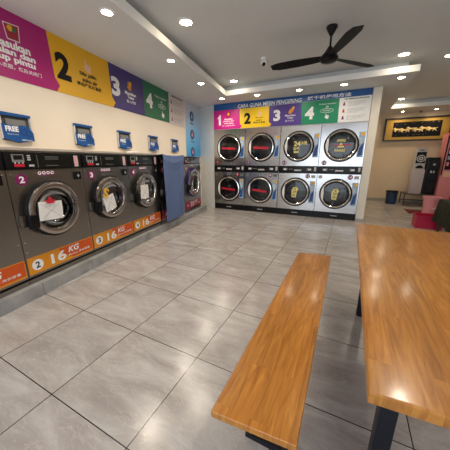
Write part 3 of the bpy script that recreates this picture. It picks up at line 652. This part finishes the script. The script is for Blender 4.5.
# ================================================================== DRYERS
dl = ['stacked tumble dryer beside the left corner panel, doors 7 and 8', 'second stacked dryer from the left with red strips, doors 9 and 10',
      'third stacked dryer from the left with yellow 24 door mark, doors 11 and 12', 'rightmost stacked dryer next to the cream partition, doors 13 and 14']
XS = [-3.145, -2.27, -1.392, -.515]; DW = .872
for i in range(4):
    t = thing('stacked_dryer', dl[i], 'tumble dryer', back(XS[i]), TB, 'stacked tumble dryers on the back wall')
    W = DW; g = .003; cx = .415 + (.02 if i == 0 else 0); D = .85
    bm = bm_(); box(bm, g, g + .02, .02, D, .15, 2.045); box(bm, W - g - .02, W - g, .02, D, .15, 2.045); box(bm, g, W - g, .02, D, 2.03, 2.05); box(bm, g + .02, W - g - .02, .80, D, .15, 2.03)
    obj('cabinet', bm, 'steel_d', t)
    kp = obj('kick_plate', box(bm_(), g, W - g, .01, D, .0, .149), 'black', t)
    bm = bm_(); text(bm, 'ooooo', .36, .50, .06, .085, .0092, bold=.04); obj('brand_logo', bm, 'lgrey', kp)
    cp = obj('control_panel', box(bm_(), g, W - g, -.012, .02, 1.008, 1.170, .004), 'black', t, True)
    bm = bm_(); bm.free()
    for xd in (.10, .64): obj('display', box(bm_(), xd, xd + .10, -.0145, -.0125, 1.07, 1.125), 'grey', cp)
    bm = bm_(); box(bm, .115, .17, -.0155, -.0147, 1.08, 1.11); box(bm, .67, .73, -.0155, -.0147, 1.08, 1.11); text(bm, 'ooooo', .36, .52, 1.06, 1.095, -.0132, bold=.03); obj('panel_print', bm, 'white', cp)
    bm = bm_()
    for k in range(5): disc(bm, .24 + k * .02, 1.10, .006, -.015, -.0125, 10)
    obj('buttons', bm, 'lgrey', cp)
    bm = bm_(); box(bm, .80, .845, -.028, -.0125, 1.06, 1.15, .003); obj('coin_slot', bm, 'lgrey', cp, True)
    for lvl in (0, 1):
        za, zb = ((.15, 1.006), (1.172, 2.05))[lvl]; cz = (.572, 1.602)[lvl]; R_ = .325
        num = str(7 + 2 * i + (1 - lvl)) if False else str(7 + 2 * i + (0 if lvl else 1))
        fp = obj('front_panel', plate_hole(bm_(), g, W - g, za + .002, zb - .002, cx, cz, R_ - .04, 0, .02), 'steel_d', t)
        bm = bm_(); lathe(bm, [(R_ - .041, .02), (R_ - .03, .05), (R_ - .03, .55), (.0001, .56)], cx=cx, cz=cz); dr = obj('drum', bm, 'drum', t, True)
        bm = bm_()
        for k in range(3):
            an = 2 * PI * (k / 3 + .13 * i + .1 * lvl); c_, s_ = math.cos(an), math.sin(an); r0, r1 = R_ - .035, R_ - .12
            pts = [(cx + r0 * math.cos(an - .12), cz + r0 * math.sin(an - .12)), (cx + r1 * c_, cz + r1 * s_), (cx + r0 * math.cos(an + .12), cz + r0 * math.sin(an + .12))]
            prism(bm, pts, .07, .52)
        obj('drum_lifters', bm, 'lgrey', dr)
        bm = bm_(); lathe(bm, [(R_ - .06, -.001), (R_ + .012, -.001), (R_ + .014, -.02), (R_ - .006, -.028), (R_ - .01, -.012)], cx=cx, cz=cz); dd = obj('door', bm, 'seal', t, True)
        bm = bm_(); lathe(bm, [(R_ - .010, -.022), (R_ - .016, -.040), (R_ - .036, -.046), (R_ - .048, -.036), (R_ - .05, -.02)], cx=cx, cz=cz); obj('door_ring', bm, 'chrome', dd, True)
        bm = bm_(); lathe(bm, [(R_ - .05, -.026), (R_ - .075, -.030), (R_ - .078, -.022), (R_ - .076, .02)], cx=cx, cz=cz); obj('door_seal', bm, 'seal', dd, True)
        bm = bm_(); lathe(bm, [(R_ - .078, -.024), (.16, -.032), (.08, -.036), (.0001, -.037)], cx=cx, cz=cz); obj('door_glass', bm, 'glass_d', dd, True)
        # crescent handle on the left
        pts = []; n = 14
        for k in range(n + 1):
            a_ = PI + (k / n - .5) * 1.25; pts.append((cx + (R_ - .03) * math.cos(a_), cz + (R_ - .03) * math.sin(a_)))
        for k in range(n, -1, -1):
            a_ = PI + (k / n - .5) * 1.25; r_ = R_ - .03 - .05 * math.cos((k / n - .5) * PI) - .004; pts.append((cx + r_ * math.cos(a_), cz + r_ * math.sin(a_)))
        obj('door_handle', prism(bm_(), pts, -.056, -.046), 'white', dd)
        # red strips and pale yellow marks laid on the door glass
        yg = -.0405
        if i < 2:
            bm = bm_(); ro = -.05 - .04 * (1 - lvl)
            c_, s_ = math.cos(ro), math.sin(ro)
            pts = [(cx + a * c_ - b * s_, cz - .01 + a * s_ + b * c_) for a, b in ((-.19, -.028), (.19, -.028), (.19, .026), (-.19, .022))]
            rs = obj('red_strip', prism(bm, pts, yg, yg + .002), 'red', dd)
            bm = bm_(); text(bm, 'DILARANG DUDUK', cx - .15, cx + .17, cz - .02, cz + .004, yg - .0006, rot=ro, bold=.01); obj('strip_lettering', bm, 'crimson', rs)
        else:
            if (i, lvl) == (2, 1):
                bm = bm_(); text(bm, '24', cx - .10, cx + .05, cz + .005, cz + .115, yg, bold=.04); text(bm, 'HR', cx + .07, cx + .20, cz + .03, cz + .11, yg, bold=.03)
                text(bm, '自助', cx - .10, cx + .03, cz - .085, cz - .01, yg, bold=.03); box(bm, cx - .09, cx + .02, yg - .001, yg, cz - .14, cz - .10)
                obj('door_mark', bm, 'pale_y', dd)
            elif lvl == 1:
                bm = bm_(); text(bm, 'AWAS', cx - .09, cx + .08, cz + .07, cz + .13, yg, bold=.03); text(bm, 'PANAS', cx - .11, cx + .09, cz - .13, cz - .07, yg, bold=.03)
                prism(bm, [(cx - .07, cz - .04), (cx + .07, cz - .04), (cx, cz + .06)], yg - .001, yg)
                obj('door_mark', bm, 'pale_y', dd)
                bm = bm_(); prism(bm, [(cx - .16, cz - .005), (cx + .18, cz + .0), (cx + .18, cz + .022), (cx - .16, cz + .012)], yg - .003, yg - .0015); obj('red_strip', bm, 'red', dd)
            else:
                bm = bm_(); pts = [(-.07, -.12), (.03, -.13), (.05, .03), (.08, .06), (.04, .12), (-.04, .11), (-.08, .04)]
                prism(bm, [(cx + a, cz + b) for a, b in pts], yg - .001, yg); pr = obj('door_mark', bm, 'pale_y', dd)
                bm = bm_(); text(bm, '24', cx - .05, cx + .03, cz - .02, cz + .04, yg - .0016, bold=.03); text(bm, 'HR', cx - .05, cx + .02, cz - .10, cz - .04, yg - .0016, bold=.03); disc(bm, cx, cz + .075, .02, yg - .002, yg - .0014, 14); obj('mark_lettering', bm, 'grink', pr)
        # vertical info sticker right of the door
        sx = W - .150
        st = obj('info_sticker', prism(bm_(), [(sx + .01, cz - .24), (sx + .125, cz - .24), (sx + .125, cz + .26), (sx + .01, cz + .26)], -.0022, -.0003), 'sky', t)
        bm = bm_(); box(bm, sx + .05, sx + .115, -.0030, -.0024, cz + .185, cz + .25); obj('sticker_header', bm, 'yellow', st)
        bm = bm_(); prism(bm, [(sx + .02, cz - .22), (sx + .105, cz - .20), (sx + .115, cz + .06), (sx + .05, cz - .04)], -.0030, -.0024); obj('sticker_figure', bm, 'blue' if i < 2 else 'blue_d', st)
        bm = bm_()
        for k in range(7): box(bm, sx + .012, sx + (.10 if k % 2 else .08), -.0036, -.0031, cz + .14 - k * .018, cz + .147 - k * .018)
        obj('sticker_lettering', bm, 'white', st)
        # number badge
        m_ = 'crimson' if i < 2 and not (i == 1 and lvl == 0) else 'badge'
        rb = .036 if i < 2 else .052
        bx, bz = ((.10 if i < 2 else .115), 1.245) if lvl else (W - .20, .945)
        if lvl == 0: rb = max(rb, .042)
        bm = bm_(); disc(bm, bx, bz, rb, -.003, -.0003, 28); b0 = obj('number_badge', bm, m_, t)
        bm = bm_(); hw = rb * (.3 if len(num) < 2 else .62); text(bm, num, bx - hw, bx + hw, bz - rb * .5, bz + rb * .5, -.0037, bold=.03); obj('badge_number', bm, 'white', b0)
        if lvl == 0:
            s2 = obj('small_label', box(bm_(), .03, .11, -.003, -.0003, .905, .975), 'whitep' if i > 1 else 'grey', t); sb = obj('small_label', box(bm_(), W - .125, W - .03, -.003, -.0003, .905, .975), 'whitep' if i > 1 else 'grey', t)
            bm = bm_(); text(bm, '30', W - .115, W - .04, .918, .962, -.0036); obj('label_lettering', bm, 'ink', sb); bm = bm_(); text(bm, 'KG', .04, .10, .922, .958, -.0036); obj('label_lettering', bm, 'ink', s2)

# ---- banner over the dryers
t = thing('drying_steps_banner', 'blue-headed banner CARA GUNA MESIN PENGERING above the dryers, panels 1 to 4', 'banner', back(0, CB - .003), TB)
obj('backing_board', box(bm_(), -3.14, .352, .0, .03, 2.052, 2.655), 'lgrey', t)
hd = obj('heading_band', prism(bm_(), [(-3.14, 2.50), (.352, 2.535), (.352, 2.655), (-3.14, 2.655)], -.004, -.0003), 'blue', t)
bm = bm_(); text(bm, 'CARA GUNA MESIN PENGERING', -2.48, -.98, 2.520, 2.605, -.0046, bold=.02, shear=.1); obj('heading_lettering', bm, 'white', hd); bm = bm_(); text(bm, '烘干机使用方法', -.86, -.02, 2.545, 2.62, -.0046, bold=.02); obj('heading_lettering', bm, 'white', hd)
z0, z1 = 2.062, 2.505
pm = step_panel(t, [(-3.14, z0), (-2.42, z0), (-2.365, z0 + .05), (-2.42, z0 + .10), (-2.43, z1), (-3.14, z1)], 'magenta_b', -.0065)
py = step_panel(t, [(-2.43, z0), (-1.69, z0), (-1.625, z0 + .05), (-1.69, z0 + .10), (-1.70, z1), (-2.43, z1)], 'yellow_b', -.005)
pp = step_panel(t, [(-1.70, z0), (-.955, z0), (-.975, z1 + .01), (-1.70, z1)], 'purple_b', -.004)
pg = step_panel(t, [(-.955, z0), (-.215, z0), (-.225, z1 + .02), (-.975, z1 + .01)], 'green_b', -.004)
pw = step_panel(t, [(-.215, z0), (.352, z0), (.352, z1 + .03), (-.225, z1 + .02)], 'white', -.004)
bm = bm_(); text(bm, '1', -3.04, -2.90, 2.16, 2.40, -.0072, bold=.045); obj('numeral', bm, 'white', pm)
bm = bm_(); text(bm, 'Masukkan', -2.84, -2.62, 2.275, 2.31, -.0072, bold=.02); text(bm, 'pakaian dan', -2.87, -2.58, 2.225, 2.262, -.0072, bold=.02); text(bm, 'tutup pintu', -2.85, -2.60, 2.175, 2.212, -.0072, bold=.02); text(bm, '放入衣服关闭门', -2.90, -2.55, 2.125, 2.155, -.0072); obj('lettering', bm, 'white', pm)
bm = bm_(); prism(bm, [(-2.77, 2.33), (-2.68, 2.33), (-2.66, 2.44), (-2.78, 2.44)], -.0078, -.0072); ic = obj('icon', bm, 'crimson', pm)
bm = bm_(); disc(bm, -2.73, 2.405, .03, -.0084, -.0079, 18); obj('icon', bm, 'yellow_b', pm)
bm = bm_(); text(bm, '2', -2.31, -2.14, 2.15, 2.40, -.0057, bold=.045); obj('numeral', bm, 'ink', py)
bm = bm_(); text(bm, 'Sila pilih', -2.02, -1.84, 2.255, 2.29, -.0057, bold=.02); text(bm, 'suhu', -2.0, -1.86, 2.205, 2.24, -.0057, bold=.02); text(bm, '请选择温度', -2.08, -1.78, 2.15, 2.19, -.0057, bold=.02); obj('lettering', bm, 'ink', py)
bm = bm_(); hand(bm, -1.92, 2.365, .12, -.0057); obj('icon', bm, 'skin', py)
bm = bm_(); text(bm, '3', -1.59, -1.43, 2.17, 2.41, -.0046, bold=.045); obj('numeral', bm, 'white', pp)
bm = bm_(); text(bm, 'Masukkan', -1.32, -1.09, 2.255, 2.29, -.0046, bold=.02); text(bm, 'Token', -1.27, -1.14, 2.205, 2.24, -.0046, bold=.02); text(bm, '投入代币', -1.31, -1.12, 2.14, 2.18, -.0046); obj('lettering', bm, 'white', pp)
bm = bm_(); prism(bm, [(-1.25, 2.31), (-1.20, 2.30), (-1.14, 2.36), (-1.12, 2.43), (-1.17, 2.43), (-1.24, 2.37)], -.0052, -.0046); obj('icon', bm, 'orange', pp)
bm = bm_(); disc(bm, -1.145, 2.43, .022, -.0058, -.0053, 16); obj('icon', bm, 'yellow_b', pp)
bm = bm_(); text(bm, '4', -.89, -.70, 2.16, 2.41, -.0046, bold=.045); obj('numeral', bm, 'white', pg)
bm = bm_(); text(bm, 'Tekan butang', -.62, -.28, 2.425, 2.455, -.0046, bold=.02); text(bm, '按', -.48, -.42, 2.36, 2.41, -.0046); text(bm, 'START', -.53, -.37, 2.295, 2.325, -.0046, bold=.02)
n = 24; ov = [(-.45 + .13 * math.cos(2 * PI * k / n), -.005, 2.31 + .04 * math.sin(2 * PI * k / n)) for k in range(n)]; tube(bm, ov, .004, 4, True); obj('lettering', bm, 'white', pg)
bm = bm_(); hand(bm, -.44, 2.20, .10, -.0046); obj('icon', bm, 'white', pg)
white_rows(pw, -.20, .34, z0 + .01, z1 + .02, -.0046)

# ================================================================== TABLE AND BENCH
t = thing('wooden_table', 'large honey-coloured wooden dining table on black steel legs at right', 'table', (0, 0, 0))
bm = bm_(); prism(bm, [(.106, .578), (.93, .632), (.93, 2.42), (.112, 2.445)], .715, .75, 'z'); bmesh.ops.bevel(bm, geom=list(bm.edges), offset=.008, segments=3, affect='EDGES', profile=.7); obj('tabletop', bm, 'wood', t, True)
bm = bm_(); box(bm, .20, .84, .845, .89, .685, .7145); box(bm, .20, .84, 2.145, 2.19, .685, .7145); obj('frame_rail', bm, 'black_steel', t)
for x in (.195, .79):
    for y in (.84, 2.14):
        obj('leg', box(bm_(), x, x + .055, y, y + .055, .0, .6845, .003), 'black_steel', t, True)
t = thing('wooden_bench', 'long narrow wooden bench with black steel feet beside the table', 'bench', (0, 0, 0))
bm = bm_(); prism(bm, [(-.338, .560), (-.046, .584), (-.060, 2.297), (-.345, 2.266)], .422, .45, 'z'); bmesh.ops.bevel(bm, geom=list(bm.edges), offset=.006, segments=3, affect='EDGES', profile=.7); obj('seat', bm, 'wood_b', t, True)
for y in (.825, 2.02):
    bm = bm_(); x0, x1 = -.305, -.10
    box(bm, x0, x1, y, y + .05, 0, .028); box(bm, x0, x1, y, y + .05, .394, .4215); box(bm, x0, x0 + .03, y, y + .05, .028, .394); box(bm, x1 - .03, x1, y, y + .05, .028, .394)
    obj('leg', bm, 'black_steel', t)

# ================================================================== REAR ROOM
t = thing('framed_picture', 'wide dark-framed gold-mounted picture of running golden horses on the rear wall', 'picture', (0, 9.372, 0))
x0, x1, z0, z1 = .80, 2.42, 1.86, 2.52
bm = bm_()
for a in ((x0, x1, z0, z0 + .04), (x0, x1, z1 - .04, z1), (x0, x0 + .05, z0 + .04, z1 - .04), (x1 - .05, x1, z0 + .04, z1 - .04)): box(bm, a[0], a[1], -.05, -.008, a[2], a[3])
obj('frame', bm, 'frame', t)
obj('gold_mount', box(bm_(), x0 + .03, x1 - .03, -.03, -.009, z0 + .03, z1 - .03), 'gold', t)
pn = obj('picture_panel', box(bm_(), x0 + .23, x1 - .23, -.033, -.0305, z0 + .12, z1 - .12), 'ink', t)
def horse(bm, cx, cz, s, y):
    P_ = [(-.55, .02), (-.62, .16), (-.80, .22), (-.84, .16), (-.66, .28), (-.52, .40), (-.46, .34), (-.28, .20), (.10, .16), (.34, .20), (.42, .12), (.66, .20), (.80, .12), (.64, .10), (.46, .02), (.50, -.12), (.70, -.30), (.62, -.34), (.38, -.16), (.28, -.08), (.30, -.20), (.12, -.38), (.06, -.34), (.20, -.18), (.12, -.06), (-.20, -.08), (-.36, -.20), (-.58, -.16), (-.60, -.22), (-.34, -.28), (-.22, -.16), (-.30, -.36), (-.38, -.38), (-.42, -.10)]
    prism(bm, [(cx + a * s, cz + b * s) for a, b in P_], y - .001, y)
for k, (hx, hz) in enumerate(((1.17, 2.19), (1.34, 2.17), (1.50, 2.20), (1.66, 2.17), (1.82, 2.20), (1.98, 2.18))):
    obj('painted_horse', (lambda b: (horse(b, hx, hz, .17, -.0335 - .0011 * k), b)[1])(bm_()), 'gold2', pn)
bm = bm_(); random.seed(2)
for k in range(16):
    x = 1.06 + random.random() * 1.08; z = 2.015 + random.random() * .05 if k % 2 else 2.33 + random.random() * .05; box(bm, x, x + .03, -.0345, -.0335, z, z + .006)
obj('painted_ground', bm, 'gold', pn)

t = thing('blue_bin', 'dark blue plastic waste bin on the floor by the rear wall', 'bin', (1.245, 8.97, 0))
obj('body', lathe(bm_(), [(.0001, .001), (.135, .001), (.155, .37), (.145, .37), (.125, .01), (.0001, .012)], axis='z', seg=32), 'navy', t, True)
obj('rim', lathe(bm_(), [(.154, .355), (.166, .36), (.166, .392), (.146, .392), (.146, .371)], axis='z', seg=32), 'black', t, True)

t = thing('low_rack', 'low bronze metal rack under the black dispenser', 'rack', (0, 0, 0))
bm = bm_()
X0, X1, Y0, Y1, Zt = 1.50, 2.22, 8.66, 9.30, .335
for x in (X0, X1 - .03):
    for y in (Y0, Y1 - .03): obj('leg', box(bm_(), x, x + .03, y, y + .03, 0, Zt - .0005), 'rack', t)
bm = bm_(); box(bm, X0, X1, Y0, Y1, Zt, Zt + .02); obj('top_shelf', bm, 'rack', t)
for y in (Y0 + .005, Y1 - .025): obj('lower_rail', box(bm_(), X0 + .031, X1 - .031, y, y + .02, .10, .125), 'rack', t)

t = thing('detergent_vending_cabinet', 'tall narrow pale cabinet with dark picture panel on the low rack', 'cabinet', (1.62, 8.82, .3555))
obj('lower_body', box(bm_(), 0, .29, 0, .36, 0, .69, .006), 'lav', t, True)
ub = obj('upper_body', box(bm_(), .02, .265, .02, .34, .6905, 1.28, .006), 'lgrey', t, True)
pnl = obj('picture_panel', box(bm_(), .035, .25, .014, .0195, .86, 1.17), 'ink', ub)
bm = bm_(); lathe(bm, [(.075, .0135), (.09, .0125), (.10, .0135)], cx=.145, cz=.99, seg=32)
lathe(bm, [(.02, .013), (.055, .013)], cx=.145, cz=.99, seg=24); obj('round_print', bm, 'lgrey', pnl)
bm = bm_(); pts = [(.145 + .09 * math.cos(PI * k / 16), .72 + .085 * math.sin(PI * k / 16)) for k in range(17)]; prism(bm, pts, .012, .0195); obj('dispensing_opening', bm, 'ink', ub)
bm = bm_(); box(bm, .09, .19, .014, .0195, 1.20, 1.235); obj('name_strip', bm, 'grink', ub)

t = thing('water_dispenser', 'tall glossy black water dispenser on the low rack beside the pink cabinet', 'water dispenser', (1.925, 8.80, .3555))
obj('body', box(bm_(), 0, .28, .03, .38, 0, 1.02, .03, 4), 'black', t, True)
bm = bm_(); pts = []
for k in range(21): pts.append((.06 + .16 * (.5 - .5 * math.cos(PI * k / 20)) * .35, .04 + .9 * k / 20))
for k in range(20, -1, -1): pts.append((.235 - .03 * math.cos(PI * k / 20), .04 + .9 * k / 20))
obj('front_cover', prism(bm_(), pts, .010, .031), 'black_steel', t)
obj('tap', box(box(bm_(), .10, .13, -.03, .0095, .60, .66, .004), .16, .19, -.03, .0095, .60, .66, .004), 'lgrey', t, True)
bm = bm_(); disc(bm, .16, .83, .03, .004, .0095, 20); obj('indicator', bm, 'lgrey', t)
obj('drip_tray', box(bm_(), .08, .22, -.04, .0095, .36, .39, .004), 'black_m', t, True)

t = thing('pink_vending_machine', 'tall pink vending cabinet with dark window at the right edge of the rear room', 'vending machine', (2.235, 8.72, 0))
cb = obj('cabinet', box(bm_(), 0, .31, 0, .5, 0, 2.0, .01), 'pink_v', t, True)
obj('side_strip', box(bm_(), .0, .03, -.006, -.0005, .9, 1.93), 'ink', cb)
w_ = obj('window', box(bm_(), .06, .24, -.006, -.0005, 1.05, 1.62), 'lcd', cb)
for k in range(3): obj('packet', box(bm_(), .08, .13 + .03 * (k % 2), -.009, -.0065, 1.15 + k * .16, 1.25 + k * .16), ('pink', 'sky', 'whitep')[k], w_)
obj('label_sheet', box(bm_(), .10, .20, -.006, -.0005, 1.66, 1.88), 'whitep', cb)
obj('tray_opening', box(bm_(), .06, .25, -.006, -.0005, .86, 1.0), 'skin', cb)
t = thing('grey_cabinet', 'lavender grey cabinet standing right of the pink vending cabinet', 'cabinet', (2.60, 8.60, 0))
obj('body', box(bm_(), 0, .6, 0, .6, 0, 1.75, .01), 'lav', t, True)
obj('door', box(bm_(), .03, .57, -.012, -.0005, .08, 1.70, .004), 'lav', t, True)

t = thing('pink_bucket', 'large pink plastic tub standing behind the red box', 'tub', (1.645, 6.6, 0))
obj('body', lathe(bm_(), [(.0001, .001), (.115, .001), (.14, .51), (.13, .51), (.105, .01), (.0001, .012)], axis='z', seg=36), 'pink', t, True)
obj('rim', lathe(bm_(), [(.139, .50), (.158, .505), (.16, .55), (.133, .55), (.131, .511)], axis='z', seg=36), 'pink', t, True)
bm = bm_(); tube(bm, [(.0, -.125, .33), (.02, -.150, .30), (.05, -.150, .32), (.08, -.138, .35), (.09, -.10, .37)], .006, 6); obj('handle', bm, 'white', t, True)

t = thing('red_crate', 'bright red plastic box on the floor in front of the pink tub', 'box', (1.285, 5.84, 0))
bm = bm_(); box(bm, 0, .42, 0, .012, 0, .245); box(bm, 0, .42, .30, .312, 0, .245); box(bm, 0, .012, .012, .30, 0, .245); box(bm, .408, .42, .012, .30, 0, .245); box(bm, .012, .408, .012, .30, 0, .012)
obj('body', bm, 'redp', t)
bm = bm_(); 
for a in ((-.008, .428, -.008, -.0005), (-.008, .428, .3125, .32), (-.008, -.0005, -.0005, .3125), (.4205, .428, -.0005, .3125)): box(bm, *a, .23, .255)
obj('rim', bm, 'redp', t)
o = obj('floor_mat', box(bm_(), 1.46, 2.15, 7.45, 8.05, .0005, .012, .004), 'matred'); tag(o, 'dark red mat lying on the rear room floor before the rack', 'mat')

# cloth-covered low table
t = thing('side_table', 'low table hidden beneath the dark olive cloth at the right edge', 'table', (1.56, 4.05, 0))
obj('tabletop', box(bm_(), 0, .8, 0, 1.72, .57, .6), 'rack', t)
for x in (.03, .73):
    for y in (.03, 1.65): obj('leg', box(bm_(), x, x + .04, y, y + .04, 0, .5695), 'rack', t)
bm = bm_(); per = []
def rr(d):
    pts = []; X0, X1, Y0, Y1 = 1.56 - d, 2.36 + d, 4.05 - d, 5.77 + d
    for (a, b, n) in (((X0, Y0), (X1, Y0), 30), ((X1, Y0), (X1, Y1), 50), ((X1, Y1), (X0, Y1), 30), ((X0, Y1), (X0, Y0), 50)):
        for k in range(n): pts.append((a[0] + (b[0] - a[0]) * k / n, a[1] + (b[1] - a[1]) * k / n))
    return pts
rings = []
for lv in range(9):
    f = lv / 8; z = .606 - .42 * f; P0 = rr(.006 + .02 * f); ring = []
    for k, p in enumerate(P0):
        wv = .016 * f * math.sin(k * 1.15) + .010 * f * math.sin(k * .47 + 1); cx_, cy_ = 1.96, 4.91
        nx_, ny_ = (p[0] - cx_), (p[1] - cy_); L_ = max(.01, math.hypot(nx_, ny_))
        ring.append(bm.verts.new((p[0] + wv * nx_ / L_ + (wv if abs(nx_) > .38 else 0) * (1 if nx_ > 0 else -1), p[1] + wv * ny_ / L_, z)))
    rings.append(ring)
for A, B in zip(rings, rings[1:]):
    for k in range(len(A)): bm.faces.new((A[k], A[(k + 1) % len(A)], B[(k + 1) % len(A)], B[k]))
bm.faces.new(rings[0])
o = obj('draped_cloth', bm, 'olive', None, True); tag(o, 'dark olive cloth draped in folds over a low table at the right edge', 'cloth')
